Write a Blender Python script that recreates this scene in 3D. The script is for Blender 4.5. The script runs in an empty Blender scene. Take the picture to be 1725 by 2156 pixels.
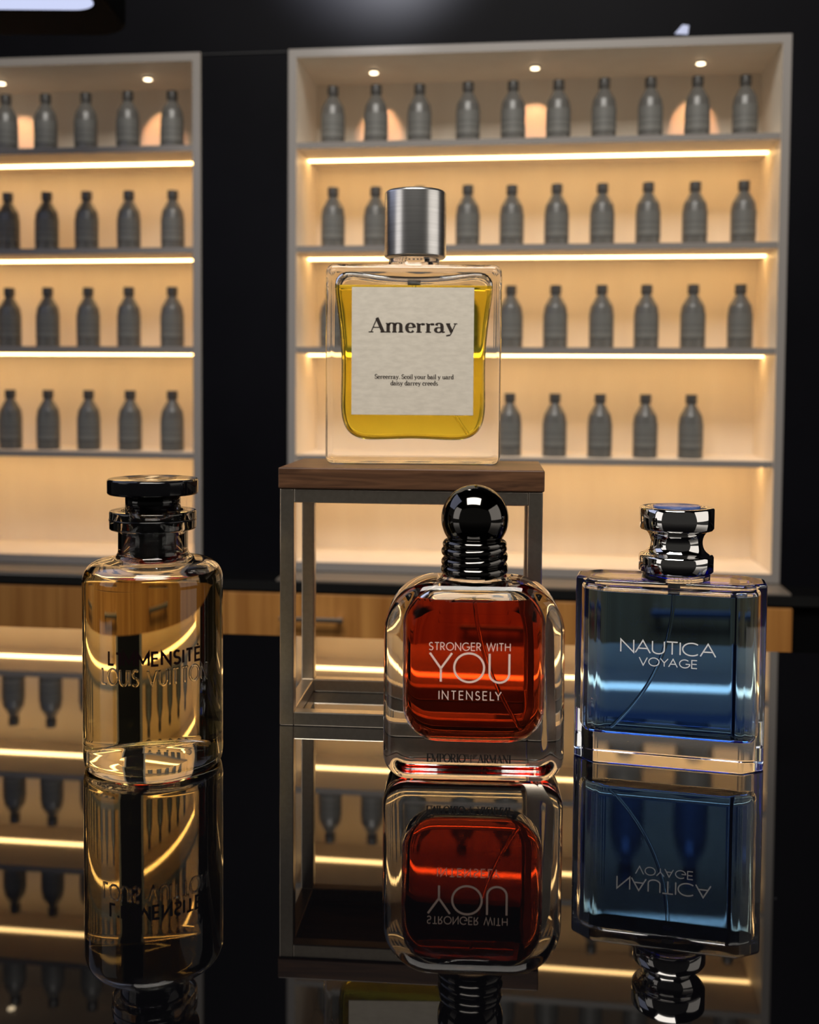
import bpy, bmesh, math, random
from math import sin, cos, pi, radians, sqrt
from mathutils import Vector, Matrix

random.seed(7)
scene = bpy.context.scene
COL = scene.collection

# ------------------------------------------------------------------ helpers
def link(o, parent=None):
    COL.objects.link(o)
    if parent is not None:
        o.parent = parent
    return o

def tag(o, label=None, cat=None, group=None, kind=None):
    if label: o['label'] = label
    if cat: o['category'] = cat
    if group: o['group'] = group
    if kind: o['kind'] = kind
    return o

def thing(name, label, cat, loc=(0, 0, 0), rz=0.0, group=None):
    o = bpy.data.objects.new(name, None)
    o.empty_display_size = 0.01
    link(o)
    o.location = loc
    o.rotation_euler = (0, 0, rz)
    return tag(o, label, cat, group)

def obj(name, bm, mats, parent=None, smooth=True, loc=None, label=None):
    me = bpy.data.meshes.new(name)
    bm.to_mesh(me)
    bm.free()
    if not isinstance(mats, (list, tuple)): mats = [mats]
    for m in mats: me.materials.append(m)
    if smooth:
        me.polygons.foreach_set('use_smooth', [True] * len(me.polygons))
    o = bpy.data.objects.new(name, me)
    link(o, parent)
    if loc: o.location = loc
    if label: o['label'] = label
    return o

def box(bm, x0, x1, y0, y1, z0, z1, bev=0.0, seg=2):
    vs = [bm.verts.new((x, y, z)) for x in (x0, x1) for y in (y0, y1) for z in (z0, z1)]
    idx = [(0, 1, 3, 2), (4, 6, 7, 5), (0, 4, 5, 1), (2, 3, 7, 6), (0, 2, 6, 4), (1, 5, 7, 3)]
    fs = [bm.faces.new([vs[i] for i in f]) for f in idx]
    bmesh.ops.recalc_face_normals(bm, faces=fs)
    if bev > 0:
        es = set(e for f in fs for e in f.edges)
        bmesh.ops.bevel(bm, geom=list(es), offset=bev, segments=seg, profile=0.5, affect='EDGES')
    return bm

def boxobj(name, dims, mat, parent=None, bev=0.0, label=None):
    bm = bmesh.new()
    box(bm, *dims, bev=bev)
    return obj(name, bm, mat, parent, smooth=False, label=label)

def lathe(prof, n=96, cx=0.0, cy=0.0, bm=None):
    """prof: list of (r, z) from bottom-outside upwards; normals point outward for upward outer profile"""
    if bm is None: bm = bmesh.new()
    rings = []
    for r, z in prof:
        if r < 1e-7:
            rings.append([bm.verts.new((cx, cy, z))])
        else:
            rings.append([bm.verts.new((cx + r * cos(2 * pi * i / n), cy + r * sin(2 * pi * i / n), z)) for i in range(n)])
    for a, b in zip(rings, rings[1:]):
        for i in range(n):
            j = (i + 1) % n
            if len(a) == 1 and len(b) == 1: break
            if len(a) == 1: bm.faces.new((a[0], b[j], b[i]))
            elif len(b) == 1: bm.faces.new((a[i], a[j], b[0]))
            else: bm.faces.new((a[i], a[j], b[j], b[i]))
    return bm

def fillet(prof, radii, n=6):
    """round the corners of an (r,z) polyline; radii: dict index -> radius"""
    out = []
    for i, p in enumerate(prof):
        r = radii.get(i, 0) if isinstance(radii, dict) else (radii if 0 < i < len(prof) - 1 else 0)
        if r <= 0 or i == 0 or i == len(prof) - 1:
            out.append(p); continue
        P = Vector(p); A = Vector(prof[i - 1]); B = Vector(prof[i + 1])
        u = (A - P).normalized(); v = (B - P).normalized()
        ang = u.angle(v)
        t = min(r / math.tan(ang / 2), (A - P).length * .49, (B - P).length * .49)
        p0 = P + u * t; p1 = P + v * t
        for k in range(n + 1):
            s = k / n
            q = p0 * (1 - s) ** 2 + P * 2 * s * (1 - s) + p1 * s * s
            out.append((q.x, q.y))
    return out

def rrect(w, h, rt, rb, n=12, z0=0.0):
    """rounded rectangle outline in (x,z), counter-clockwise, x centred, z from z0"""
    pts = []
    def arc(cx, cz, r, a0):
        for k in range(n + 1):
            a = a0 + (pi / 2) * k / n
            pts.append((cx + r * cos(a), cz + r * sin(a)))
    arc(w / 2 - rb, z0 + rb, rb, -pi / 2)
    arc(w / 2 - rt, z0 + h - rt, rt, 0)
    arc(-w / 2 + rt, z0 + h - rt, rt, pi / 2)
    arc(-w / 2 + rb, z0 + rb, rb, pi)
    return pts

def resample(pts, n):
    P = [Vector(p) for p in pts]; P.append(P[0])
    L = [0]
    for a, b in zip(P, P[1:]): L.append(L[-1] + (b - a).length)
    out = []; j = 0
    for k in range(n):
        t = L[-1] * k / n
        while L[j + 1] < t: j += 1
        s = (t - L[j]) / max(1e-12, L[j + 1] - L[j])
        q = P[j].lerp(P[j + 1], s); out.append((q.x, q.y))
    return out

def smooth_closed(pts, it=2):
    for _ in range(it):
        n = len(pts)
        pts = [((pts[i - 1][0] + 2 * pts[i][0] + pts[(i + 1) % n][0]) / 4, (pts[i - 1][1] + 2 * pts[i][1] + pts[(i + 1) % n][1]) / 4) for i in range(n)]
    return pts

def inset(pts, e):
    n = len(pts); out = []
    for i in range(n):
        a = Vector(pts[i - 1]); b = Vector(pts[(i + 1) % n])
        t = (b - a).normalized(); nn = Vector((t.y, -t.x))   # outward for ccw
        q = Vector(pts[i]) - nn * e
        out.append((q.x, q.y))
    return out

def loft(pts, d0, d1, r0, r1, axis='Y', seg=7, bm=None, wt=None):
    """closed solid: outline swept along an axis from d0 to d1 with rounded edges r0 / r1.
    axis 'Y': outline is (x,z) ; axis 'Z': outline is (x,y)"""
    if bm is None: bm = bmesh.new()
    prof = []
    if r0 > 0:
        prof.append((r0 * 1.25, d0))
        for k in range(seg + 1):
            a = (pi / 2) * k / seg
            prof.append((r0 * (1 - sin(a)), d0 + r0 * (1 - cos(a))))
    else: prof.append((0, d0))
    if r1 > 0:
        for k in range(seg + 1):
            a = (pi / 2) * k / seg
            prof.append((r1 * (1 - cos(a)), d1 - r1 * (1 - sin(a))))
        prof.append((r1 * 1.25, d1))
    else: prof.append((0, d1))
    rings = []
    for e, d in prof:
        q = inset(pts, e) if e > 1e-9 else pts
        if e > 1e-9 and wt: q = [(p_[0] + (q_[0] - p_[0]) * wt(p_[1]), p_[1] + (q_[1] - p_[1]) * wt(p_[1])) for p_, q_ in zip(pts, q)]
        rings.append([bm.verts.new((x, d, z)) if axis == 'Y' else bm.verts.new((x, z, d)) for x, z in q])
    n = len(pts); fs = []
    for a, b in zip(rings, rings[1:]):
        for i in range(n):
            j = (i + 1) % n
            fs.append(bm.faces.new((a[i], a[j], b[j], b[i])))
    fs.append(bm.faces.new(rings[0])); fs.append(bm.faces.new(rings[-1]))
    bmesh.ops.recalc_face_normals(bm, faces=fs)
    return bm

def tube(path, r, n=10, bm=None, closed=False, caps=True):
    if bm is None: bm = bmesh.new()
    P = [Vector(p) for p in path]; rings = []
    N = len(P); up = None
    for i, p in enumerate(P):
        if closed: t = (P[(i + 1) % N] - P[i - 1]).normalized()
        else: t = (P[min(i + 1, N - 1)] - P[max(i - 1, 0)]).normalized()
        if up is None:
            up = t.orthogonal().normalized()
        up = (up - t * up.dot(t)).normalized()
        s = t.cross(up)
        rr = r[i] if isinstance(r, (list, tuple)) else r
        rings.append([bm.verts.new(p + (up * cos(2 * pi * k / n) + s * sin(2 * pi * k / n)) * rr) for k in range(n)])
    fs = []
    pairs = list(zip(rings, rings[1:])) + ([(rings[-1], rings[0])] if closed else [])
    for a, b in pairs:
        for k in range(n):
            fs.append(bm.faces.new((a[k], a[(k + 1) % n], b[(k + 1) % n], b[k])))
    if caps and not closed:
        fs.append(bm.faces.new(rings[0])); fs.append(bm.faces.new(rings[-1]))
    bmesh.ops.recalc_face_normals(bm, faces=fs)
    return bm

def bez(p0, p1, p2, n=24):
    p0, p1, p2 = Vector(p0), Vector(p1), Vector(p2)
    return [p0 * (1 - t) ** 2 + p1 * 2 * t * (1 - t) + p2 * t * t for t in [k / n for k in range(n + 1)]]

# ------------------------------------------------------------------ materials
def mat(name):
    m = bpy.data.materials.new(name)
    m.use_nodes = True
    nt = m.node_tree
    return m, nt, nt.nodes.get('Principled BSDF')

def setp(p, **k):
    names = dict(color='Base Color', rough='Roughness', metal='Metallic', ior='IOR', spec='Specular IOR Level',
                 trans='Transmission Weight', coat='Coat Weight', coatr='Coat Roughness', aniso='Anisotropic')
    for a, v in k.items():
        s = p.inputs[names[a]]
        if a == 'color' and len(v) == 3: v = (*v, 1)
        s.default_value = v

def simple(name, color, rough=0.5, **k):
    m, nt, p = mat(name)
    setp(p, color=color, rough=rough, **k)
    return m

def noise_mix(nt, c1, c2, scale, detail=4, mapping=(1, 1, 1), coord='Object', rough=.55, dist=0.0, lo=.35, hi=.65):
    tc = nt.nodes.new('ShaderNodeTexCoord'); mp = nt.nodes.new('ShaderNodeMapping')
    mp.inputs['Scale'].default_value = mapping
    nt.links.new(tc.outputs[coord], mp.inputs['Vector'])
    nz = nt.nodes.new('ShaderNodeTexNoise')
    nz.inputs['Scale'].default_value = scale; nz.inputs['Detail'].default_value = detail
    nz.inputs['Roughness'].default_value = rough; nz.inputs['Distortion'].default_value = dist
    nt.links.new(mp.outputs[0], nz.inputs['Vector'])
    rp = nt.nodes.new('ShaderNodeValToRGB')
    rp.color_ramp.elements[0].position = lo; rp.color_ramp.elements[0].color = (*c1, 1)
    rp.color_ramp.elements[1].position = hi; rp.color_ramp.elements[1].color = (*c2, 1)
    nt.links.new(nz.outputs['Fac'], rp.inputs['Fac'])
    return rp, nz

def glass(name, color=(1, 1, 1), ior=1.5, rough=0.0):
    m = bpy.data.materials.new(name); m.use_nodes = True
    nt = m.node_tree; nt.nodes.clear()
    o = nt.nodes.new('ShaderNodeOutputMaterial'); g = nt.nodes.new('ShaderNodeBsdfGlass')
    g.inputs['Color'].default_value = (*color, 1); g.inputs['IOR'].default_value = ior; g.inputs['Roughness'].default_value = rough
    nt.links.new(g.outputs[0], o.inputs['Surface'])
    return m

def liquid(name, color, density, n_liq=1.36, n_glass=1.5):
    """liquid touching glass on its sides (relative index) and air at its top face (attribute 'open' = 1)"""
    m = bpy.data.materials.new(name); m.use_nodes = True
    nt = m.node_tree; nt.nodes.clear()
    o = nt.nodes.new('ShaderNodeOutputMaterial'); g = nt.nodes.new('ShaderNodeBsdfGlass')
    g.inputs['Color'].default_value = (1, 1, 1, 1); g.inputs['Roughness'].default_value = 0
    a = nt.nodes.new('ShaderNodeAttribute'); a.attribute_name = 'open'
    mr = nt.nodes.new('ShaderNodeMapRange')
    mr.inputs['To Min'].default_value = n_liq / n_glass; mr.inputs['To Max'].default_value = n_liq
    nt.links.new(a.outputs['Fac'], mr.inputs['Value']); nt.links.new(mr.outputs[0], g.inputs['IOR'])
    v = nt.nodes.new('ShaderNodeVolumeAbsorption')
    v.inputs['Color'].default_value = (*color, 1); v.inputs['Density'].default_value = density
    nt.links.new(g.outputs[0], o.inputs['Surface']); nt.links.new(v.outputs[0], o.inputs['Volume'])
    return m

def emit(name, color, strength):
    m = bpy.data.materials.new(name); m.use_nodes = True
    nt = m.node_tree; nt.nodes.clear()
    o = nt.nodes.new('ShaderNodeOutputMaterial'); e = nt.nodes.new('ShaderNodeEmission')
    e.inputs['Color'].default_value = (*color, 1); e.inputs['Strength'].default_value = strength
    nt.links.new(e.outputs[0], o.inputs['Surface'])
    return m

WARM = (1.0, .63, .25)
M = {}
M['clear'] = glass('clear_glass', (.985, .985, .98))
M['clear_blue'] = glass('clear_glass_cool', (.97, .98, .99))
M['liq_gold'] = liquid('pale_gold_perfume', (.95, .80, .26), 20)
M['liq_yellow'] = liquid('yellow_perfume', (.92, .88, .02), 120)
M['liq_red'] = liquid('red_amber_perfume', (.88, .34, .02), 150)
M['liq_blue'] = liquid('blue_perfume', (.02, .475, .99), 112)
M['tube'] = glass('clear_plastic_tube', (.93, .93, .93), 1.09)
M['emboss'] = glass('embossed_glass', (1, 1, 1), 1.35)
M['black_gloss'] = simple('gloss_black_plastic', (.003, .003, .004), .08, ior=1.5)
M['black_matte'] = simple('matte_black_plastic', (.0022, .0022, .0024), .7, spec=.03)
M['gunmetal'] = simple('polished_gunmetal', (.11, .105, .10), .06, metal=1.0)
M['chrome'] = simple('polished_chrome', (.74, .73, .72), .04, metal=1.0)
M['pump'] = simple('grey_plastic_pump', (.35, .33, .30), .4)
M['print_white'] = simple('white_print', (.86, .84, .84), .6)
M['print_pink'] = simple('pale_pink_print', (.92, .68, .58), .6)
M['print_dark'] = simple('dark_maroon_print', (.006, .001, .0015), .6, spec=.1)
M['print_black'] = simple('black_print', (.010, .009, .008), .5)
M['print_brown'] = simple('dark_brown_ink', (.022, .012, .007), .6)
M['blue_insert'] = simple('blue_enamel', (.045, .085, .24), .2)
M['gold_line'] = simple('engraved_gold_line', (.45, .32, .18), .3, metal=1.0)

# brushed metal cap (vertical-axis turned brushing)
m, nt, p = mat('brushed_steel_cap'); M['cap_steel'] = m
setp(p, color=(.50, .49, .48), metal=1.0, rough=.28)
rp, nz = noise_mix(nt, (.62, .61, .60), (.72, .71, .70), 600, 2, (.02, .02, 1))
nt.links.new(rp.outputs[0], p.inputs['Base Color'])
bp = nt.nodes.new('ShaderNodeBump'); bp.inputs['Strength'].default_value = .02; bp.inputs['Distance'].default_value = .0005
nt.links.new(nz.outputs['Fac'], bp.inputs['Height']); nt.links.new(bp.outputs[0], p.inputs['Normal'])

m, nt, p = mat('brushed_steel_bar'); M['steel'] = m
setp(p, color=(.52, .48, .43), metal=1.0, rough=.31)
rp, nz = noise_mix(nt, (.545, .475, .39), (.60, .53, .44), 420, 2, (1, 1, 1))
nt.links.new(rp.outputs[0], p.inputs['Base Color'])

# walnut slab
m, nt, p = mat('walnut'); M['walnut'] = m
rp, nz = noise_mix(nt, (.036, .0145, .0065), (.150, .068, .031), 26, 6, (.55, 3.2, 7.0), dist=1.6, lo=.30, hi=.70)
nt.links.new(rp.outputs[0], p.inputs['Base Color']); setp(p, rough=.42)

# drawer wood: vertical strips and grain
m, nt, p = mat('oak_drawer'); M['oak'] = m
rp, nz = noise_mix(nt, (.30, .115, .022), (.52, .245, .062), 14, 5, (2.6, 2.6, .16), lo=.32, hi=.66)
rp2, nz2 = noise_mix(nt, (.62, .50, .42), (1, 1, 1), 120, 3, (1.5, 1.5, .03), lo=.3, hi=.62)
mx = nt.nodes.new('ShaderNodeMix'); mx.data_type = 'RGBA'; mx.blend_type = 'MULTIPLY'; mx.inputs['Factor'].default_value = .55
nt.links.new(rp.outputs[0], mx.inputs['A']); nt.links.new(rp2.outputs[0], mx.inputs['B'])
nt.links.new(mx.outputs['Result'], p.inputs['Base Color']); setp(p, rough=.4)

M['frame'] = simple('warm_grey_lacquer', (.225, .205, .19), .45)
M['lip'] = simple('grey_shelf_lacquer', (.20, .18, .165), .45)
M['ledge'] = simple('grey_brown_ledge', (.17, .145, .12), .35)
m, nt, p = mat('cream_laminate'); M['cream'] = m
rp, nz = noise_mix(nt, (.80, .70, .58), (.84, .745, .62), 40, 4, (1, 1, .15))
nt.links.new(rp.outputs[0], p.inputs['Base Color']); setp(p, rough=.5)

m, nt, p = mat('black_wall_panel'); M['wall'] = m
rp, nz = noise_mix(nt, (.0025, .0025, .0038), (.0037, .0037, .0054), 6, 4)
nt.links.new(rp.outputs[0], p.inputs['Base Color']); setp(p, rough=.5, spec=.05)
M['groove'] = simple('dark_groove', (.02, .02, .022), .5)
M['dark'] = simple('dark_room', (.01, .01, .011), .7)
m, nt, p = mat('dark_floor'); M['floor'] = m
rp, nz = noise_mix(nt, (.010, .009, .009), (.02, .018, .017), 8, 5)
nt.links.new(rp.outputs[0], p.inputs['Base Color']); setp(p, rough=.4)

# black mirror-polished table glass, a few dust specks
m, nt, p = mat('black_glass_top'); M['table'] = m
nt.nodes.remove(p)
out_n = nt.nodes['Material Output']
gl_n = nt.nodes.new('ShaderNodeBsdfGlossy'); gl_n.inputs['Roughness'].default_value = .018; gl_n.inputs['Color'].default_value = (.98, .97, .96, 1)
df_n = nt.nodes.new('ShaderNodeBsdfDiffuse')
tc = nt.nodes.new('ShaderNodeTexCoord'); vo = nt.nodes.new('ShaderNodeTexVoronoi'); vo.inputs['Scale'].default_value = 42
nt.links.new(tc.outputs['Object'], vo.inputs['Vector'])
cr = nt.nodes.new('ShaderNodeValToRGB')
cr.color_ramp.elements[0].position = .0; cr.color_ramp.elements[0].color = (.05, .05, .055, 1)
cr.color_ramp.elements[1].position = .022; cr.color_ramp.elements[1].color = (.0015, .0015, .002, 1)
nt.links.new(vo.outputs['Distance'], cr.inputs['Fac']); nt.links.new(cr.outputs[0], df_n.inputs['Color'])
lw = nt.nodes.new('ShaderNodeLayerWeight'); lw.inputs['Blend'].default_value = .5
fr = nt.nodes.new('ShaderNodeValToRGB'); fe = fr.color_ramp.elements   # reflectance curve of the polished coating, by angle
fe[0].position = 0; fe[0].color = (.045, .045, .045, 1); fe[1].position = .95; fe[1].color = (.98, .98, .98, 1)
for pos, v in ((.40, .06), (.56, .115), (.66, .29), (.75, .55), (.82, .74)):
    e = fe.new(pos); e.color = (v, v, v, 1)
ms = nt.nodes.new('ShaderNodeMixShader')
nt.links.new(lw.outputs['Facing'], fr.inputs['Fac']); nt.links.new(fr.outputs[0], ms.inputs['Fac'])
nt.links.new(df_n.outputs[0], ms.inputs[1]); nt.links.new(gl_n.outputs[0], ms.inputs[2]); nt.links.new(ms.outputs[0], out_n.inputs['Surface'])
M['counter'] = simple('black_counter', (.004, .004, .004), .10, ior=2.0)

# shelf bottles
M['bt_body'] = simple('charcoal_bottle', (.095, .091, .084), .3)
M['bt_cap'] = simple('charcoal_cap', (.050, .046, .042), .35)
m, nt, p = mat('grey_paper_label'); M['bt_label'] = m
tc = nt.nodes.new('ShaderNodeTexCoord'); sx = nt.nodes.new('ShaderNodeSeparateXYZ')
nt.links.new(tc.outputs['Object'], sx.inputs[0])
cr = nt.nodes.new('ShaderNodeValToRGB'); cr.color_ramp.interpolation = 'CONSTANT'
els = cr.color_ramp.elements
G = (.125, .123, .114, 1); Dk = (.040, .040, .038, 1); G2 = (.095, .094, .088, 1)
els[0].position = 0; els[0].color = Dk
els[1].position = .05; els[1].color = G
for pos, c in ((.30, Dk), (.325, G), (.36, G2), (.40, G), (.52, Dk), (.535, G2), (.62, G), (.70, G2), (.74, G), (.86, Dk), (.875, G)):
    e = els.new(pos); e.color = c
mr = nt.nodes.new('ShaderNodeMapRange'); mr.inputs['From Min'].default_value = .0095; mr.inputs['From Max'].default_value = .0345
nt.links.new(sx.outputs['Z'], mr.inputs['Value']); nt.links.new(mr.outputs[0], cr.inputs['Fac'])
nt.links.new(cr.outputs[0], p.inputs['Base Color']); setp(p, rough=.55)

# paper label of the square bottle
m, nt, p = mat('textured_paper'); M['paper'] = m
rp, nz = noise_mix(nt, (.60, .545, .455), (.68, .62, .52), 260, 5, (.6, 1, 1.6))
nt.links.new(rp.outputs[0], p.inputs['Base Color']); setp(p, rough=.8)
bp = nt.nodes.new('ShaderNodeBump'); bp.inputs['Strength'].default_value = .15; bp.inputs['Distance'].default_value = .0004
nt.links.new(nz.outputs['Fac'], bp.inputs['Height']); nt.links.new(bp.outputs[0], p.inputs['Normal'])

M['led'] = emit('warm_led', (1.0, .62, .24), 16)
M['spot_lens'] = emit('downlight_lens', (1.0, .78, .50), 7.0)
M['panel_lamp'] = emit('cool_panel', (.66, .72, 1.0), .95)
M['accent'] = emit('bluish_glow', (.72, .76, 1.0), .8)

# ------------------------------------------------------------------ lettering (own stroke alphabet)
def arc(cx, cy, rx, ry, a0, a1, n=14):
    return [(cx + rx * cos(radians(a0 + (a1 - a0) * k / n)), cy + ry * sin(radians(a0 + (a1 - a0) * k / n))) for k in range(n + 1)]

SANS = {
 'L': (.46, [[(0, 1), (0, 0), (.46, 0)]]),
 "'": (.06, [[(.03, 1), (.03, .80)]]),
 'I': (.0, [[(0, 0), (0, 1)]]),
 'M': (.86, [[(0, 0), (0, 1), (.43, .22), (.86, 1), (.86, 0)]]),
 'E': (.48, [[(.48, 1), (0, 1), (0, 0), (.48, 0)], [(0, .52), (.44, .52)]]),
 'É': (.48, [[(.48, 1), (0, 1), (0, 0), (.48, 0)], [(0, .52), (.44, .52)], [(.20, 1.18), (.30, 1.28)]]),
 'N': (.68, [[(0, 0), (0, 1), (.68, 0), (.68, 1)]]),
 'S': (.50, [arc(.26, .745, .215, .255, 35, 270) + arc(.25, .245, .25, .245, 85, -150)]),
 'T': (.56, [[(0, 1), (.56, 1)], [(.28, 1), (.28, 0)]]),
 'O': (.94, [arc(.47, .5, .47, .5, 90, 450, 40)]),
 'U': (.62, [[(0, 1)] + arc(.31, .31, .31, .31, 180, 360) + [(.62, 1)]]),
 'V': (.74, [[(0, 1), (.37, 0), (.74, 1)]]),
 'R': (.50, [[(0, 0), (0, 1)] + arc(.20, .74, .27, .26, 90, -90) + [(0, .48)], [(.20, .48), (.50, 0)]]),
 'G': (.90, [arc(.47, .5, .47, .5, 48, 340, 26) + [(.92, .46), (.55, .46)]]),
 'C': (.82, [arc(.47, .5, .47, .5, 48, 312, 26)]),
 'W': (1.12, [[(0, 1), (.28, 0), (.56, 1), (.84, 0), (1.12, 1)]]),
 'H': (.64, [[(0, 0), (0, 1)], [(.64, 0), (.64, 1)], [(0, .53), (.64, .53)]]),
 'Y': (.70, [[(0, 1), (.35, .46), (.70, 1)], [(.35, .46), (.35, 0)]]),
 'A': (.78, [[(0, 0), (.39, 1), (.78, 0)], [(.14, .36), (.64, .36)]]),
 ' ': (.30, []),
}
K, t_ = 'K', 't'   # stroke weights: pen (direction dependent), K thick, t thin
def sf(x, y, w=.17): return ('t', [(x - w, y), (x + w, y)])
SERIF = {
 'A': (.86, [('t', [(.10, 0), (.44, 1)]), ('K', [(.42, .98), (.76, 0)]), ('t', [(.20, .33), (.62, .33)]), sf(.10, .015, .13), sf(.76, .015, .15)]),
 'E': (.62, [('K', [(.14, 0), (.14, 1)]), ('t', [(0, .985), (.58, .985), (.60, .76)]), ('t', [(.14, .52), (.46, .52)]), ('t', [(0, .015), (.60, .015), (.64, .26)]), ('t', [(.46, .40), (.46, .64)])]),
 'M': (1.02, [('t', [(.12, 0), (.12, 1)]), ('K', [(.10, 1), (.50, .05)]), ('t', [(.50, .05), (.88, 1)]), ('K', [(.88, 0), (.88, 1)]), sf(.12, .015, .13), sf(.88, .015, .15), sf(.08, .985, .09), sf(.94, .985, .10)]),
 'P': (.64, [('K', [(.16, 0), (.16, 1)]), ('p', [(.16, .985)] + arc(.34, .73, .27, .255, 90, -90) + [(.16, .475)]), sf(.16, .015, .16), sf(.06, .985, .08)]),
 'O': (.86, [('p', arc(.43, .5, .40, .5, 90, 450, 40))]),
 'R': (.76, [('K', [(.16, 0), (.16, 1)]), ('p', [(.16, .985)] + arc(.34, .75, .25, .235, 90, -90) + [(.16, .515)]), ('K', [(.36, .50), (.68, 0)]), sf(.16, .015, .16), sf(.70, .015, .10), sf(.06, .985, .08)]),
 'I': (.34, [('K', [(.17, 0), (.17, 1)]), sf(.17, .015, .16), sf(.17, .985, .16)]),
 'N': (.86, [('t', [(.14, 0), (.14, 1)]), ('K', [(.10, 1), (.72, 0)]), ('t', [(.72, 0), (.72, 1)]), sf(.14, .015, .13), sf(.72, .985, .13), sf(.06, .985, .08)]),
 'S': (.56, [('p', arc(.28, .74, .20, .25, 35, 270) + arc(.27, .25, .23, .24, 85, -150)), ('t', [(.46, .70), (.46, .98)]), ('t', [(.06, .04), (.06, .32)])]),
 'a': (.56, [('p', arc(.22, .46, .15, .17, 165, 20, 8) + [(.385, .40), (.385, .10), (.43, .02), (.54, .03)]), ('p', [(.385, .36)] + arc(.20, .17, .165, .165, 75, 300, 14) + [(.385, .10)]), ('K', [(.085, .47), (.09, .49)])]),
 'e': (.54, [('t', [(.09, .335), (.46, .335)]), ('p', [(.465, .335)] + arc(.265, .31, .205, .31, 10, 320, 22))]),
 'm': (1.06, [('K', [(.14, 0), (.14, .60)]), ('p', [(.14, .46)] + arc(.325, .44, .16, .19, 150, 0, 10) + [(.485, 0)]), ('p', [(.485, .46)] + arc(.67, .44, .16, .19, 150, 0, 10) + [(.83, 0)]), sf(.14, .015, .14), sf(.485, .015, .13), sf(.83, .015, .14), sf(.07, .60, .06)]),
 'n': (.68, [('K', [(.14, 0), (.14, .60)]), ('p', [(.14, .46)] + arc(.325, .44, .16, .19, 150, 0, 10) + [(.485, 0)]), sf(.14, .015, .14), sf(.485, .015, .13), sf(.07, .60, .06)]),
 'r': (.48, [('K', [(.14, 0), (.14, .60)]), ('t', [(.14, .42), (.22, .54), (.32, .60), (.40, .60)]), ('K', [(.375, .62), (.385, .48)]), sf(.15, .015, .15), sf(.07, .60, .06)]),
 'y': (.62, [('K', [(.10, .60), (.32, .02)]), ('t', [(.52, .60), (.30, -.04), (.22, -.19), (.12, -.22)]), ('K', [(.10, -.15), (.12, -.25)]), sf(.12, .60, .12), sf(.52, .60, .10)]),
 'c': (.50, [('p', arc(.27, .31, .21, .31, 45, 318, 22)), ('K', [(.40, .50), (.41, .40)])]),
 'o': (.56, [('p', arc(.28, .31, .22, .31, 90, 450, 28))]),
 'i': (.30, [('K', [(.15, 0), (.15, .60)]), ('K', [(.15, .76), (.15, .90)]), sf(.15, .015, .14), sf(.08, .60, .07)]),
 'l': (.30, [('K', [(.15, 0), (.15, 1.02)]), sf(.15, .015, .14), sf(.08, 1.0, .07)]),
 'u': (.66, [('p', [(.14, .60), (.14, .20)] + arc(.30, .19, .16, .18, 190, 330, 8) + [(.48, .20)]), ('K', [(.50, .60), (.50, 0)]), sf(.08, .60, .07), sf(.44, .60, .07), sf(.56, .015, .06)]),
 'b': (.60, [('K', [(.13, 0), (.13, 1.02)]), ('p', arc(.31, .31, .20, .30, 170, -170, 22)), sf(.07, 1.0, .07)]),
 'd': (.60, [('K', [(.46, 0), (.46, 1.02)]), ('p', arc(.28, .31, .20, .30, 10, 350, 22)), sf(.40, 1.0, .07), sf(.52, .015, .07)]),
 's': (.44, [('p', arc(.22, .46, .14, .15, 40, 270, 9) + arc(.21, .155, .16, .155, 85, -150, 9))]),
 '.': (.22, [('K', [(.10, 0), (.10, .12)])]),
 ' ': (.26, []),
}

def ribbon(bm, pts, hw, mapf, lift):
    """flat printed stroke with mitred joints; hw = list of half widths; mapf(x,z,off)->3D"""
    closed = (Vector(pts[0]) - Vector(pts[-1])).length < 1e-9 and len(pts) > 3
    P = [Vector(p) for p in pts]
    if closed: P = P[:-1]; hw = hw[:-1]
    n = len(P); L = []; R = []
    for i in range(n):
        if closed: a, b = P[i - 1], P[(i + 1) % n]
        else: a, b = P[max(i - 1, 0)], P[min(i + 1, n - 1)]
        d1 = (P[i] - a).normalized() if (P[i] - a).length > 1e-12 else None
        d2 = (b - P[i]).normalized() if (b - P[i]).length > 1e-12 else None
        if d1 is None: d1 = d2
        if d2 is None: d2 = d1
        t = (d1 + d2)
        if t.length < 1e-6: t = d1.copy()
        t.normalize(); nn = Vector((-t.y, t.x))
        k = 1.0 / max(.35, nn.dot(Vector((-d1.y, d1.x))))
        w = hw[i] * k
        L.append(bm.verts.new(mapf(*(P[i] + nn * w), lift))); R.append(bm.verts.new(mapf(*(P[i] - nn * w), lift)))
    for i in range(n if closed else n - 1):
        j = (i + 1) % n
        bm.faces.new((L[i], R[i], R[j], L[j]))

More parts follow.
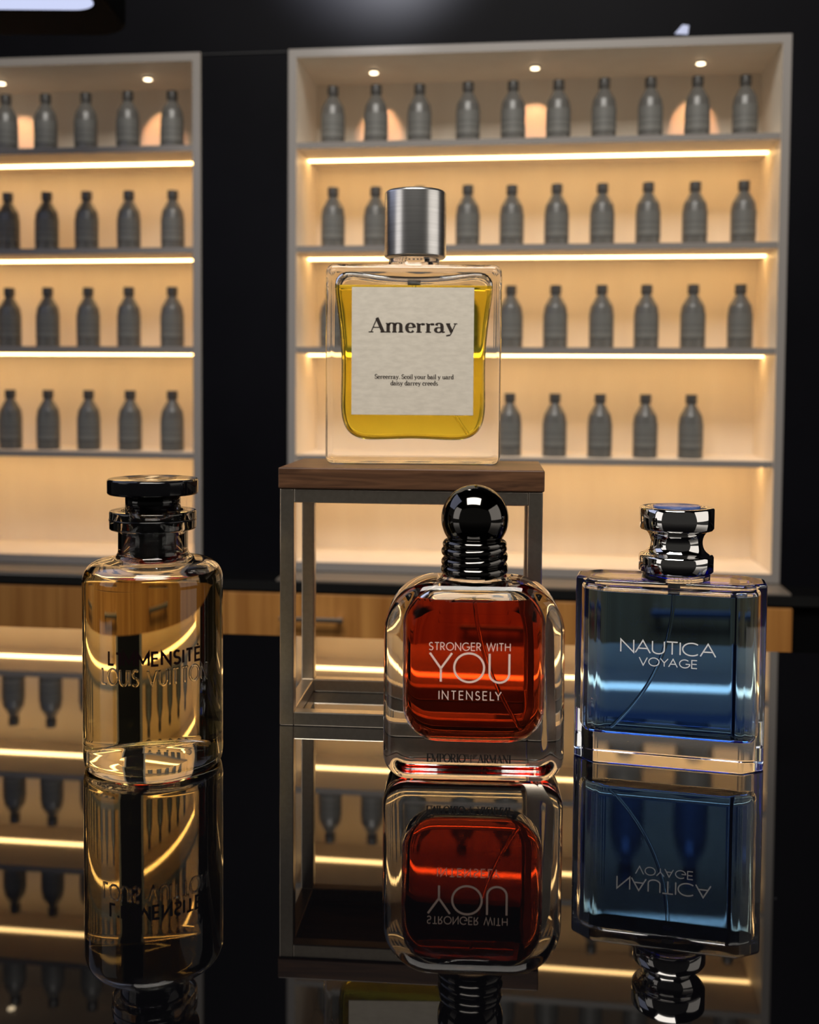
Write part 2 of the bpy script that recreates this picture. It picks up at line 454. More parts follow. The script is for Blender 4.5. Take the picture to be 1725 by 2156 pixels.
def ridge(bm, pts, hw, mapf):
    """raised rounded stroke"""
    closed = (Vector(pts[0]) - Vector(pts[-1])).length < 1e-9 and len(pts) > 3
    P = [Vector(p) for p in pts]
    if closed: P = P[:-1]
    n = len(P); rings = []
    for i in range(n):
        if closed: a, b = P[i - 1], P[(i + 1) % n]
        else: a, b = P[max(i - 1, 0)], P[min(i + 1, n - 1)]
        d1 = (P[i] - a).normalized() if (P[i] - a).length > 1e-12 else None
        d2 = (b - P[i]).normalized() if (b - P[i]).length > 1e-12 else None
        if d1 is None: d1 = d2
        if d2 is None: d2 = d1
        t = (d1 + d2)
        if t.length < 1e-6: t = d1.copy()
        t.normalize(); nn = Vector((-t.y, t.x))
        k = 1.0 / max(.45, nn.dot(Vector((-d1.y, d1.x))))
        ring = []
        for q in range(9):
            an = pi * q / 8
            ring.append(bm.verts.new(mapf(*(P[i] + nn * hw * k * cos(an)), .00055 * sin(an) - .00004)))
        rings.append(ring)
    fs = []
    for i in range(n if closed else n - 1):
        a, b = rings[i], rings[(i + 1) % n]
        for q in range(9):
            fs.append(bm.faces.new((a[q], a[(q + 1) % 9], b[(q + 1) % 9], b[q])))
    if not closed:
        fs.append(bm.faces.new(rings[0])); fs.append(bm.faces.new(rings[-1]))
    bmesh.ops.recalc_face_normals(bm, faces=fs)

def densify(st, step=.12):
    out = [st[0]]
    for a, b in zip(st, st[1:]):
        L = sqrt((a[0] - b[0]) ** 2 + (a[1] - b[1]) ** 2); k = max(1, int(L / step))
        for i in range(1, k + 1): out.append((a[0] + (b[0] - a[0]) * i / k, a[1] + (b[1] - a[1]) * i / k))
    return out

KERN = {'LY': -.26, 'YO': -.10, 'LO': -.06, 'NA': -.04, 'AU': -.02, 'CA': -.04, 'VO': -.06, 'OY': -.08, 'YA': -.14, 'TR': -.04, 'TO': -.04, 'TT': .02, 'SI': .02}
def write(text, width, height, cx, z0, mapf, stroke=.09, track=.22, font='sans', thick=.19, thin=.06, emboss=False, lift=.00006, bm=None, dens=False):
    if bm is None: bm = bmesh.new()
    F = SANS if font == 'sans' else SERIF
    kern = [KERN.get(text[i:i + 2], 0) if font == 'sans' else 0 for i in range(len(text))]
    tot = sum(F[c][0] for c in text) + track * (len(text) - 1) + sum(kern)
    sx = width / tot; sz = height
    pen = 0.0
    for ci, c in enumerate(text):
        gw, strokes = F[c]
        for s in strokes:
            kind = 'K'
            if font != 'sans': kind, s = s
            s2 = densify(s) if dens else s
            pts = [((pen + x) * sx - width / 2 + cx, z0 + y * sz) for x, y in s2]
            n = len(pts)
            if font == 'sans':
                hw = [stroke * height / 2] * n
            else:
                hw = []
                for i in range(n):
                    a, b = Vector(pts[max(i - 1, 0)]), Vector(pts[min(i + 1, n - 1)])
                    if kind == 'p' and (Vector(pts[0]) - Vector(pts[-1])).length < 1e-9:
                        a = Vector(pts[i - 1]) if i > 0 else Vector(pts[-2]); b = Vector(pts[i + 1]) if i < n - 1 else Vector(pts[1])
                    t = (b - a).normalized()
                    w = {'K': thick, 't': thin, 'p': thin + (thick - thin) * abs(t.y) ** 1.5}[kind]
                    hw.append(w * height / 2)
            if emboss: ridge(bm, pts, stroke * height / 2, mapf)
            else: ribbon(bm, pts, hw, mapf, lift)
        pen += gw + track + kern[ci]
    return bm

def flatmap(y):
    return lambda x, z, off: (x, y - off, z)

def split_liquid(bm, level):
    """split a closed cavity at a level: returns (liquid bmesh with flagged open top, upper cavity bmesh flipped)"""
    upper = bm.copy()
    g = lambda b: b.verts[:] + b.edges[:] + b.faces[:]
    r = bmesh.ops.bisect_plane(bm, geom=g(bm), plane_co=(0, 0, level), plane_no=(0, 0, 1), clear_outer=True)
    lay = bm.faces.layers.float.new('open')
    edges = [e for e in bm.edges if e.is_boundary]
    before = set(bm.faces)
    bmesh.ops.holes_fill(bm, edges=edges, sides=0)
    cap = [f for f in bm.faces if f not in before]
    bmesh.ops.recalc_face_normals(bm, faces=bm.faces[:])
    for f in cap:
        f[lay] = 1.0
        if f.normal.z < 0: f.normal_flip()
    bmesh.ops.bisect_plane(upper, geom=g(upper), plane_co=(0, 0, level), plane_no=(0, 0, 1), clear_inner=True)
    bmesh.ops.reverse_faces(upper, faces=upper.faces[:])
    return bm, upper

def merge_bm(dst, src):
    me = bpy.data.meshes.new('tmp'); src.to_mesh(me); src.free()
    dst.from_mesh(me); bpy.data.meshes.remove(me)
    return dst

def flat_top(o):
    """flat shading on the liquid's open top and sharp rim"""
    me = o.data
    at = me.attributes.get('open')
    if at:
        for i, p in enumerate(me.polygons):
            if at.data[i].value > .5: p.use_smooth = False

def boolean_union(o, tool_bm):
    me = bpy.data.meshes.new('tool'); tool_bm.to_mesh(me); tool_bm.free()
    t = bpy.data.objects.new('tool', me); COL.objects.link(t)
    bpy.context.view_layer.update()
    t.matrix_world = o.matrix_world.copy()
    md = o.modifiers.new('u', 'BOOLEAN'); md.operation = 'UNION'; md.solver = 'EXACT'; md.object = t
    bpy.context.view_layer.update()
    dg = bpy.context.evaluated_depsgraph_get()
    new = bpy.data.meshes.new_from_object(o.evaluated_get(dg))
    o.modifiers.clear()
    old = o.data; o.data = new; bpy.data.meshes.remove(old)
    bpy.data.objects.remove(t); bpy.data.meshes.remove(me)
    new.polygons.foreach_set('use_smooth', [True] * len(new.polygons))

# ------------------------------------------------------------------ camera
TH, RHO, FPX, SH = .04728, .00691, 2260.3, -153.1
EYE = Vector((0, 0, .19))
cam = bpy.data.cameras.new('camera'); co = bpy.data.objects.new('camera', cam); COL.objects.link(co)
cam.sensor_fit = 'HORIZONTAL'; cam.sensor_width = 36.0
cam.lens = FPX / 1725 * 36.0
cam.shift_y = SH / 1725
cam.clip_start = .01; cam.clip_end = 50
fw = Vector((0, cos(TH), -sin(TH))); up = Vector((0, sin(TH), cos(TH))); rt = Vector((1, 0, 0))
r2 = rt * cos(RHO) + up * sin(RHO); u2 = -rt * sin(RHO) + up * cos(RHO)
co.matrix_world = Matrix(((r2.x, u2.x, -fw.x, EYE.x), (r2.y, u2.y, -fw.y, EYE.y), (r2.z, u2.z, -fw.z, EYE.z), (0, 0, 0, 1)))
cam.dof.use_dof = True; cam.dof.focus_distance = .558; cam.dof.aperture_fstop = 9.0
scene.camera = co

# ------------------------------------------------------------------ the setting (in the wall's own frame)
PHI, DW = .12008, 1.08677
WALL = Matrix.Translation((0, DW, 0)) @ Matrix.Rotation(-PHI, 4, 'Z')   # local x along the wall, local y into the wall
def in_wall(o, x=0, y=0, z=0):
    o.matrix_world = WALL @ Matrix.Translation((x, y, z))
    return o

ZT, ZB = .5315, .0014
LC = (-.560, -.2171)     # left cabinet along the wall
RC = (-.1262, .3661)     # right cabinet
FLOOR_Z, CEIL_Z = -.75, 1.60

def wall_with_openings():
    bm = bmesh.new()
    xs = [-2.2, LC[0], LC[1], RC[0], RC[1], 2.2]; zs = [FLOOR_Z, ZB, ZT, CEIL_Z]
    for i in range(5):
        for k in range(3):
            if k == 1 and i in (1, 3): continue
            x0, x1, z0, z1 = xs[i], xs[i + 1], zs[k], zs[k + 1]
            vs = [bm.verts.new((x, 0, z)) for x, z in ((x0, z0), (x1, z0), (x1, z1), (x0, z1))]
            bm.faces.new(vs)
    bmesh.ops.remove_doubles(bm, verts=bm.verts[:], dist=1e-6)
    r = bmesh.ops.extrude_face_region(bm, geom=bm.faces[:])
    bmesh.ops.translate(bm, verts=[v for v in r['geom'] if isinstance(v, bmesh.types.BMVert)], vec=(0, .13, 0))
    bmesh.ops.recalc_face_normals(bm, faces=bm.faces[:])
    return bm
w = obj('wall_back', wall_with_openings(), M['wall'], smooth=False); in_wall(w); tag(w, 'black panelled wall behind the two lit cabinets', 'wall', kind='structure')
f = boxobj('floor', (-2.3, 2.3, -2.2, .13, FLOOR_Z - .05, FLOOR_Z), M['floor']); in_wall(f); tag(f, 'dark floor under the black table', 'floor', kind='structure')
c = boxobj('ceiling', (-2.3, 2.3, -2.2, .13, CEIL_Z, CEIL_Z + .05), M['dark']); in_wall(c); tag(c, 'black ceiling of the shop', 'ceiling', kind='structure')
t1 = boxobj('trim_1', (LC[1] + .001, RC[0] - .001, -.0012, 0.0, .5285, .5292), M['groove']); in_wall(t1); tag(t1, 'thin dark seam between wall panels at cabinet top', 'trim', kind='structure')

# ------------------------------------------------------------------ display cabinets
SH_TOP = (.4382, .3341, .2318, .1213); LIP = .0062
DEP = .106; FR = .0088
def make_cabinet(x0, x1, label, spots):
    root = thing('display_cabinet', label, 'cabinet', group='lit display cabinets')
    in_wall(root, x0, 0, ZB)
    W = x1 - x0; Hh = ZT - ZB
    g = .0006
    bm = bmesh.new()     # carcass: sides, top, bottom with lacquered front edges
    box(bm, g, FR, -.0015, DEP, g, Hh - g); box(bm, W - FR, W - g, -.0015, DEP, g, Hh - g)
    box(bm, FR, W - FR, -.0015, DEP, Hh - FR, Hh - g); box(bm, FR, W - FR, -.0015, DEP, g, FR * 1.1)
    bm.faces.ensure_lookup_table()
    for fc in bm.faces:
        fc.material_index = 0 if fc.normal.y < -.5 else 1
    obj('carcass', bm, [M['frame'], M['cream']], root, smooth=False)
    boxobj('back_panel', (FR, W - FR, DEP - .006, DEP, FR, Hh - FR), M['cream'], root)
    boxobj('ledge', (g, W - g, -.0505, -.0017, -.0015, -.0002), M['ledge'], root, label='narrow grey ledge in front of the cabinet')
    for zt in SH_TOP:
        z = zt - ZB
        bm = bmesh.new(); box(bm, FR, W - FR, .0006, DEP - .006, z - LIP, z)
        for fc in bm.faces: fc.material_index = 0 if fc.normal.y < -.5 else 1
        s = obj('shelf', bm, [M['lip'], M['cream']], root, smooth=False)
        bm = bmesh.new(); box(bm, FR + .0002, W - FR - .0002, .0555, .0605, z - LIP - .0011, z - LIP)
        obj('led_strip', bm, M['led'], s, smooth=False, label='glowing warm light strip under the shelf')
    for a in spots:
        bm = lathe([(.0, -.0022), (.0030, -.0022), (.0047, -.0016), (.0052, 0)], 32)
        bm2 = bmesh.new(); merge_bm(bm2, bm)
        d = obj('downlight', bm2, M['lip'], root, loc=(a - x0, .052, Hh - FR))
        lens = lathe([(0, -.0027), (.0040, -.0027), (.0042, -.0021)], 32)
        bmesh.ops.reverse_faces(lens, faces=lens.faces[:])
        obj('lens', lens, M['spot_lens'], d, label='bright round downlight lens')
        L = bpy.data.lights.new('downlight_beam', 'SPOT'); L.energy = .30; L.color = (1, .50, .26); L.spot_size = radians(44); L.spot_blend = .3
        L.shadow_soft_size = .003
        lo = bpy.data.objects.new('downlight_beam', L); COL.objects.link(lo)
        lo.matrix_world = WALL @ Matrix.Translation((a, .054, ZT - FR - .004)) @ Matrix.Rotation(radians(44), 4, 'X')
    return root
make_cabinet(*LC, 'warm lit white display cabinet on the left, cut by the photo edge', [-.4597, -.293])
make_cabinet(*RC, 'wide warm lit display cabinet on the right with grey bottles', [-.0466, .1215, .2883])

# ------------------------------------------------------------------ grey bottles on the shelves
def bottle_proto():
    root = thing('bottle', 'x', 'bottle', group='grey bottles in the display cabinets')
    R = .0124
    prof = fillet([(0, 0), (R - .0006, 0), (R, .0010), (R, .0345), (.0112, .0430), (.0058, .0525), (.0044, .0545), (.0044, .0575), (0, .0575)],
                  {2: .0008, 3: .008, 4: .008, 5: .003}, 5)
    obj('body', lathe(prof, 32), M['bt_body'], root)
    prof = fillet([(0, .0551), (.0054, .0551), (.0058, .0555), (.0058, .0645), (0, .0645)], {2: .0003, 3: .0008}, 3)
    obj('cap', lathe(prof, 28), M['bt_cap'], root)
    bm = bmesh.new(); n = 26; rl = R + .00012
    lo = []; hi = []
    for i in range(n + 1):
        a = radians(-90 - 78 + 156 * i / n)
        lo.append(bm.verts.new((rl * cos(a), rl * sin(a), .0095))); hi.append(bm.verts.new((rl * cos(a), rl * sin(a), .0345)))
    for i in range(n): bm.faces.new((lo[i], lo[i + 1], hi[i + 1], hi[i]))
    obj('label', bm, M['bt_label'], root, label='grey wraparound label with dark bands')
    return root

def dup(root, mw, label):
    r = root.copy(); COL.objects.link(r); r.matrix_world = mw; r['label'] = label
    for ch in list(root.children):
        k = ch.copy(); COL.objects.link(k); k.parent = r
    return r
NTH = ['first', 'second', 'third', 'fourth', 'fifth', 'sixth', 'seventh', 'eighth', 'ninth', 'tenth']
SHN = ['top shelf', 'second shelf down', 'third shelf down', 'lowest stocked shelf']
RX = [-.0866, -.0415, .0042, .0545, .0995, .1456, .1918, .2371, .2832, .3296]
LX = [-.4451, -.4004, -.3550, -.3080, -.2604]
proto = None
def put(a, row, label):
    global proto
    jx = random.uniform(-.0006, .0006)
    mw = WALL @ Matrix.Translation((a + jx, .035 + random.uniform(-.002, .002), SH_TOP[row])) @ Matrix.Rotation(PHI * .7 + random.uniform(-.25, .25), 4, 'Z')
    if proto is None:
        proto = bottle_proto(); proto.matrix_world = mw; proto['label'] = label
    else: dup(proto, mw, label)
for row in range(4):
    for i, a in enumerate(LX):
        lab = ('small grey bottle cut by the left photo edge on %s' % SHN[row]) if i == 0 else \
              'small grey bottle, %s from right on %s of left cabinet' % (NTH[4 - i], SHN[row])
        put(a, row, lab.replace('first from right', 'rightmost'))
    xs = RX if row < 3 else RX[4:9]
    for i, a in enumerate(xs):
        if row < 2:
            lab = 'small grey bottle, %s from left on %s of right cabinet' % (NTH[i], SHN[row])
            lab = lab.replace('first from left', 'leftmost').replace('tenth from left', 'rightmost')
        else:
            lab = 'small grey bottle, %s from right on %s of right cabinet' % (NTH[len(xs) - 1 - i], SHN[row])
            lab = lab.replace('first from right', 'rightmost')
        put(a, row, lab)

# ------------------------------------------------------------------ sideboard below the cabinets
sb = thing('sideboard', 'long wooden drawer sideboard with black top under the cabinets', 'sideboard'); in_wall(sb)
SX0, SX1 = -.78, .3662
CY = -.055
boxobj('top', (SX0 - .02, 1.2, CY, -.0005, -.0102, -.0002), M['counter'], sb, bev=.0008, label='black counter top')
boxobj('body', (SX0, 1.19, CY + .008, -.0006, FLOOR_Z + .001, -.0102), M['black_matte'], sb)
EDG = [SX0, -.350, -.1745, .001, .1765, SX1]
for k in range(5):
    for r_ in range(4):
        z1 = -.0120 - r_ * .135; z0 = z1 - .130
        xa = EDG[k] + .0003; xb = EDG[k + 1] - .0003
        d = boxobj('drawer', (xa, xb, CY - .001, CY + .008, z0, z1), M['oak'], sb, bev=.0006, label='oak drawer front')
        bm = bmesh.new()
        cxh = (xa + xb) / 2; zc = z1 - .0225
        box(bm, cxh - .0315, cxh + .0315, CY - .0135, CY - .0095, zc - .0022, zc + .0022, bev=.0005)
        box(bm, cxh - .0285, cxh - .0245, CY - .0100, CY - .0008, zc - .0016, zc + .0016)
        box(bm, cxh + .0245, cxh + .0285, CY - .0100, CY - .0008, zc - .0016, zc + .0016)
        obj('handle', bm, M['steel'], d, smooth=False, label='steel bar handle')

# ------------------------------------------------------------------ black glass table
tb = thing('display_table', 'gloss black mirror-topped table carrying the perfume bottles', 'table', (0, .805, 0), -PHI * .92)
boxobj('tabletop', (-.75, .75, -1.05, 0, -.014, 0), M['table'], tb, bev=.0007)
for sx in (-.70, .70):
    for sy in (-1.0, -.05):
        boxobj('leg', (sx - .02, sx + .02, sy - .02, sy + .02, FLOOR_Z, -.0145), M['black_matte'], tb)

# ------------------------------------------------------------------ lamp and small glowing patch in view
lamp = thing('ceiling_lamp', 'cool white panel lamp with black rim at the top left corner', 'lamp', (-.58, .72, .5165))
def rr_plan(w, h, r, n=8):
    return rrect(w, h, r, r, n, -h / 2)
bm = loft(rr_plan(.64, .60, .035), 0.0, .030, .004, .004, 'Z', 4); obj('housing', bm, M['black_matte'], lamp)
bm = bmesh.new(); pts = rr_plan(.628 - .01, .478, .022)
vs = [bm.verts.new((x, y - .012, -.0008)) for x, y in pts]; fc = bm.faces.new(vs); fc.normal_update()
if fc.normal.z > 0: fc.normal_flip()
vs2 = [bm.verts.new((x, y - .012, .002)) for x, y in pts]; bm.faces.new(vs2)
obj('diffuser', bm, M['panel_lamp'], lamp, smooth=False, label='glowing white diffuser')
for sx in (-.2, .2):
    obj('suspension_cable', tube([(sx, 0, .029), (sx, 0, CEIL_Z - .5165)], .002, 8), M['black_matte'], lamp)
ac = thing('glow_patch', 'small bluish white glowing patch above the right cabinet', 'lamp')  # emissive quad drawn for a small bluish bright mark on the wall
in_wall(ac, .262, -.001, .5375)
boxobj('housing', (-.009, .009, 0, .001, -.004, .007), M['wall'], ac)  # wall-coloured backing plate behind the glowing quad
bm = bmesh.new()
vs = [bm.verts.new(p) for p in ((-.0065, -.0006, -.0035), (.006, -.0006, -.0045), (.007, -.0006, .004), (.001, -.0006, .005))]
bm.faces.new(vs); obj('lens', bm, M['accent'], ac, smooth=False, label='glowing bluish patch')

# ------------------------------------------------------------------ riser stand
ST_YAW = radians(-4.5); SW, SD = .1474, .078
st = thing('riser_stand', 'square steel tube riser stand with walnut top', 'stand', (.0005, .590, 0), ST_YAW)
bm = bmesh.new(); box(bm, -SW / 2, SW / 2, 0, SD, .1339, .1457, bev=.0007)
obj('top', bm, M['walnut'], st, smooth=False, label='dark walnut slab')
B = .0079; i0 = .0008; zf = .1338
def bar(name, *d): boxobj(name, d, M['steel'], st, bev=.0006)
X0, X1, Y0, Y1 = -SW / 2 + i0, SW / 2 - i0, i0, SD - i0
for x in (X0, X1 - B):
    for y in (Y0, Y1 - B):
        bar('leg', x, x + B, y, y + B, 0.0, zf)
for z in (0.0, zf - B):
    for y in (Y0, Y1 - B): bar('rail', X0 + B, X1 - B, y + .0001, y + B - .0001, z + .0001 * (z > 0), z + B - .0001)
    for x in (X0, X1 - B): bar('rail', x + .0001, x + B - .0001, Y0 + B, Y1 - B, z + .0001 * (z > 0), z + B - .0001)

# ------------------------------------------------------------------ bottle 1: tall round bottle, pale gold
lv = thing('perfume_bottle', 'tall round perfume bottle of pale gold liquid with black disc cap', 'perfume bottle', (-.1284, .536, .00015), radians(13.0))
R = .0345
outer = fillet([(0, .0010), (.012, .0009), (.0240, .0003), (.0270, 0), (R - .001, .0), (R, .006), (R, .1015), (.0172, .1052), (.0172, .1188), (.0214, .1188), (.0214, .1282), (.0160, .1282)],
               {1: .008, 2: .003, 3: .0015, 4: .0045, 5: .009, 6: .0135, 7: .0045, 8: .0006, 9: .0012, 10: .0012}, 10)
LEVEL = .0975
Ri = R - .0028
dome = []
for k in range(13):
    s = k / 12
    dome.append((Ri * .93 * s, .0125 - .0085 * s ** 2))
inner_side = fillet([dome[-1], (Ri, .0040), (Ri, .0995), (.0154, .1022), (.0154, .1282)], {1: .0022, 2: .0125, 3: .004}, 10)
low = [p for p in inner_side if p[1] < LEVEL - .0001]; high = [p for p in inner_side if p[1] > LEVEL + .0001 and True]
a, b = low[-1], high[0]
sI = (LEVEL - a[1]) / (b[1] - a[1]); rl = a[0] + (b[0] - a[0]) * sI
gbm = lathe(outer + list(reversed([(rl, LEVEL)] + high)), 128)
obj('glass_body', gbm, M['clear'], lv)
lb = lathe(dome + low[1:] + [(rl, LEVEL)], 128)
lay = lb.faces.layers.float.new('open')
n0 = len(lb.faces)
rim = [v for v in lb.verts if abs(v.co.z - LEVEL) < 1e-6]
rim.sort(key=lambda v: math.atan2(v.co.y, v.co.x))
capf = lb.faces.new(rim); capf.normal_update()
if capf.normal.z < 0: capf.normal_flip()
capf[lay] = 1.0
lq = obj('liquid', lb, M['liq_gold'], lv, label='pale gold liquid'); flat_top(lq)
# orient liquid: bottom dome normals must face down/outward
prof = fillet([(0, .1024), (.0106, .1024), (.0114, .1032), (.0124, .1160), (.0153, .1162), (.0153, .1187), (.0085, .1191), (.0085, .1278), (.0136, .1284), (.0136, .1365), (0, .1365)], {2: .0006, 3: .0004}, 4)
obj('stopper', lathe(prof, 64), M['black_gloss'], lv)
prof = fillet([(0.0139, .1235), (.0198, .1235), (.0198, .1246), (.0139, .1246)], {}, 2)
g2 = lathe([(.0213, .1234), (.0216, .1235), (.0216, .1242), (.0213, .1243)], 96)
obj('collar_ring', g2, M['black_gloss'], lv, label='thin black gasket ring')
capb = fillet([(0, .1364), (.0217, .1364), (.0224, .1371), (.0224, .1433), (.0216, .1441), (0, .1441)], {2: .0008, 3: .0010, 4: .0008}, 5)
cp = obj('cap', lathe(capb, 96), M['black_gloss'], lv, label='black disc cap')
bm = bmesh.new()
for rr in (.0095, .0118): tube([(rr * cos(2 * pi * k / 64), rr * sin(2 * pi * k / 64), .1441) for k in range(64)], .00018, 6, bm, closed=True)
tube([(-.004, 0, .1441), (0, -.006, .1441), (.004, 0, .1441), (0, .006, .1441), (-.004, 0, .1441)], .00018, 6, bm)
obj('emblem', bm, M['gold_line'], cp, label='fine gold engraved emblem')
def cyl(x, z, off):
    th = x / R
    return ((R + off) * sin(th), -(R + off) * cos(th), z)
bm = write("L'IMMENSITÉ", .0458, .0062, .0010, .0580, cyl, stroke=.19, track=.26, lift=.00008, dens=True)
obj('lettering', bm, M['print_dark'], lv, smooth=False, label='dark maroon printed name')
bm = write("LOUIS VUITTON", .0542, .0075, .0012, .0484, cyl, stroke=.17, track=.24, emboss=True, dens=True)
obj('embossed_lettering', bm, M['emboss'], lv, label='clear raised glass lettering')

# ------------------------------------------------------------------ bottle 2: square bottle on the stand, yellow
AX, AY, AZ = .0019, .6235, .14585
am = thing('perfume_bottle', 'square thick glass bottle of yellow perfume standing on the riser', 'perfume bottle', (AX, AY, AZ), radians(-.5))
AW, AH, AD = .1022, .1160, .032
out = rrect(AW, AH, .0050, .0046, 10)
bm = loft(out, 0, AD, .0034, .0034, 'Y', 8)
cav_px = [(0, .0150), (.018, .0142), (.030, .0138), (.0372, .0162), (.0408, .0215), (.0424, .031), (.0420, .046), (.0418, .060), (.0428, .075), (.0448, .092), (.0466, .103), (.0470, .1085), (.0445, .1118), (.040, .1126), (.034, .1122), (.020, .1098), (.0, .1090)]
cav = cav_px + [(-x, z) for x, z in reversed(cav_px[1:-1])]
cav = smooth_closed(resample(smooth_closed(resample(cav, 90), 2), 160), 3)
cbm = loft(cav, .0048, AD - .0048, .0028, .0028, 'Y', 7)
lq_bm, upm = split_liquid(cbm, .1040)
gl = obj('glass_body', bm, M['clear'], am)
neck = lathe(fillet([(0, .110), (.0150, .110), (.0150, .1205), (0, .1205)], {2: .0006}, 3), 64, 0, AD / 2)
boolean_union(gl, neck)
bm = bmesh.new(); bm.from_mesh(gl.data); merge_bm(bm, upm); bm.to_mesh(gl.data); bm.free()
gl.data.polygons.foreach_set('use_smooth', [True] * len(gl.data.polygons))
lq = obj('liquid', lq_bm, M['liq_yellow'], am, label='golden yellow liquid'); flat_top(lq)
capb = fillet([(.0, .1212), (.0176, .1212), (.0182, .1218), (.0182, .1589), (.0170, .1600), (0, .1600)], {2: .0003, 3: .0012, 4: .0008}, 5)
obj('cap', lathe(capb, 96, .0006, AD / 2), M['cap_steel'], am, label='brushed steel cylinder cap')
obj('pump', lathe([(0, .1050), (.0036, .1050), (.0040, .1060), (.0040, .1085), (.0, .1085)], 32, 0, AD / 2), M['pump'], am)
obj('dip_tube', tube(bez((0, AD / 2, .105), (.004, AD / 2 - .002, .055), (.0325, AD / 2 - .002, .0175), 30), .0011, 10), M['tube'], am)
lb_ = boxobj('label', (-.0358, .0349, -.00035, -.00005, .0288, .1025), M['paper'], am, bev=.00005, label='beige textured paper label')
fm = flatmap(-.00035)
bm = write('Amerray', .0510, .0084, -.0002, .0766, fm, font='serif', thick=.235, thin=.075, track=.03, lift=.00005)
obj('lettering', bm, M['print_brown'], lb_, smooth=False, label='large dark serif name')
bm = write('Sereerray. Scoil your bail y uard', .0457, .0026, .0006, .0497, fm, font='serif', thick=.20, thin=.10, track=.04, lift=.00005)
write('daisy darrey creeds', .0275, .0026, .0006, .0460, fm, font='serif', thick=.20, thin=.10, track=.04, lift=.00005, bm=bm)
obj('small_lettering', bm, M['print_brown'], lb_, smooth=False, label='two lines of tiny serif text')

# ------------------------------------------------------------------ bottle 3: rounded bottle, red amber
ar = thing('perfume_bottle', 'rounded square bottle of dark red amber perfume with ball cap', 'perfume bottle', (.0325, .5265, .00015), radians(-2.6))
BW, BH, BD = .0872, .0968, .038
out = rrect(BW, BH, .0250, .0125, 16)
# slight swelling towards the base like the photo
out = [(x * (1 + .006 * (1 - z / BH)), z) for x, z in out]
def shoulder(z):
    s = min(1, max(0, (z - .060) / .034)); s = s * s * (3 - 2 * s)
    return 1 + .75 * s
bm = loft(out, -BD / 2, BD / 2, .0072, .0072, 'Y', 10, wt=shoulder)
gl = obj('glass_body', bm, M['clear'], ar)
neck = lathe(fillet([(0, .088), (.0172, .0925), (.0172, .0964), (.0160, .0980), (.0152, .1010), (0, .1010)], {2: .002, 3: .003, 4: .0006}, 8), 96)
bmesh.ops.scale(neck, vec=(1, .78, 1), verts=neck.verts[:])
boolean_union(gl, neck)
cav = rrect(.0700, .0740, .0200, .0185, 14, .0183)
cav = [(x * (1 - .020 * sin(pi * min(1, max(0, (z - .0183) / .0740)))), z) for x, z in cav]
cav = smooth_closed(cav, 2)
cbm = loft(cav, -BD / 2 + .0046, BD / 2 - .0046, .0066, .0066, 'Y', 9, wt=shoulder)
lq_bm, upm = split_liquid(cbm, .0880)
bm = bmesh.new(); bm.from_mesh(gl.data); merge_bm(bm, upm); bm.to_mesh(gl.data); bm.free()
gl.data.polygons.foreach_set('use_smooth', [True] * len(gl.data.polygons))
lq = obj('liquid', lq_bm, M['liq_red'], ar, label='dark red amber liquid'); flat_top(lq)
cap = obj('cap', lathe([(0, .1262 - .0166)] + [(.0166 * sin(pi * k / 48), .1262 - .0166 * cos(pi * k / 48)) for k in range(1, 48)] + [(0, .1262 + .0166)], 96), M['gunmetal'], ar, label='polished gunmetal ball cap')
obj('collar', lathe(fillet([(0, .0992), (.0140, .0992), (.0146, .0998), (.0146, .1145), (.0130, .1160), (0, .1160)], {2: .0005, 3: .0008}, 4), 64), M['gunmetal'], ar)
bm = bmesh.new(); N = 200
path = []; turns = 2.15
for k in range(N + 1):
    s = k / N; a = 2 * pi * turns * s - 1.2
    rr = .0138 + .0004 * sin(a * 1.0)
    zz = .1012 + .0112 * s + .0012 * sin(a)
    path.append((rr * cos(a), rr * sin(a), zz))
tube(path, .00265, 16, bm)
tube([(.0139 * cos(2 * pi * k / 90), .0139 * sin(2 * pi * k / 90), .1013 + .0006 * sin(2 * pi * k / 90)) for k in range(90)], .0027, 16, bm, closed=True)
tube([(.0134 * cos(2 * pi * k / 90), .0134 * sin(2 * pi * k / 90), .1136) for k in range(90)], .0024, 16, bm, closed=True)
obj('coiled_ring', bm, M['gunmetal'], ar, label='coiled gunmetal rings around the neck')
obj('dip_tube', tube(bez((0, 0, .0886), (.002, -.002, .055), (.0235, -.003, .0235), 30), .0010, 10), M['tube'], ar)
fm = flatmap(-BD / 2)
bm = write('STRONGER WITH', .0387, .0036, -.0022, .0650, fm, stroke=.115, track=.25)
obj('lettering', bm, M['print_pink'], ar, smooth=False, label='pale pink printed line above the big word')
bm = write('YOU', .0380, .0139, -.0022, .0497, fm, stroke=.072, track=.17)
obj('large_lettering', bm, M['print_pink'], ar, smooth=False, label='large pale pink printed word')
bm = write('INTENSELY', .0297, .0040, -.0018, .0412, fm, stroke=.105, track=.40)
obj('lower_lettering', bm, M['print_pink'], ar, smooth=False, label='pale pink printed line below the big word')
bm = write('EMPORIO', .0186, .0040, -.0131, .0106, fm, font='serif', thick=.20, thin=.075, track=.02)
write('ARMANI', .0160, .0040, .0101, .0106, fm, font='serif', thick=.20, thin=.075, track=.02, bm=bm)
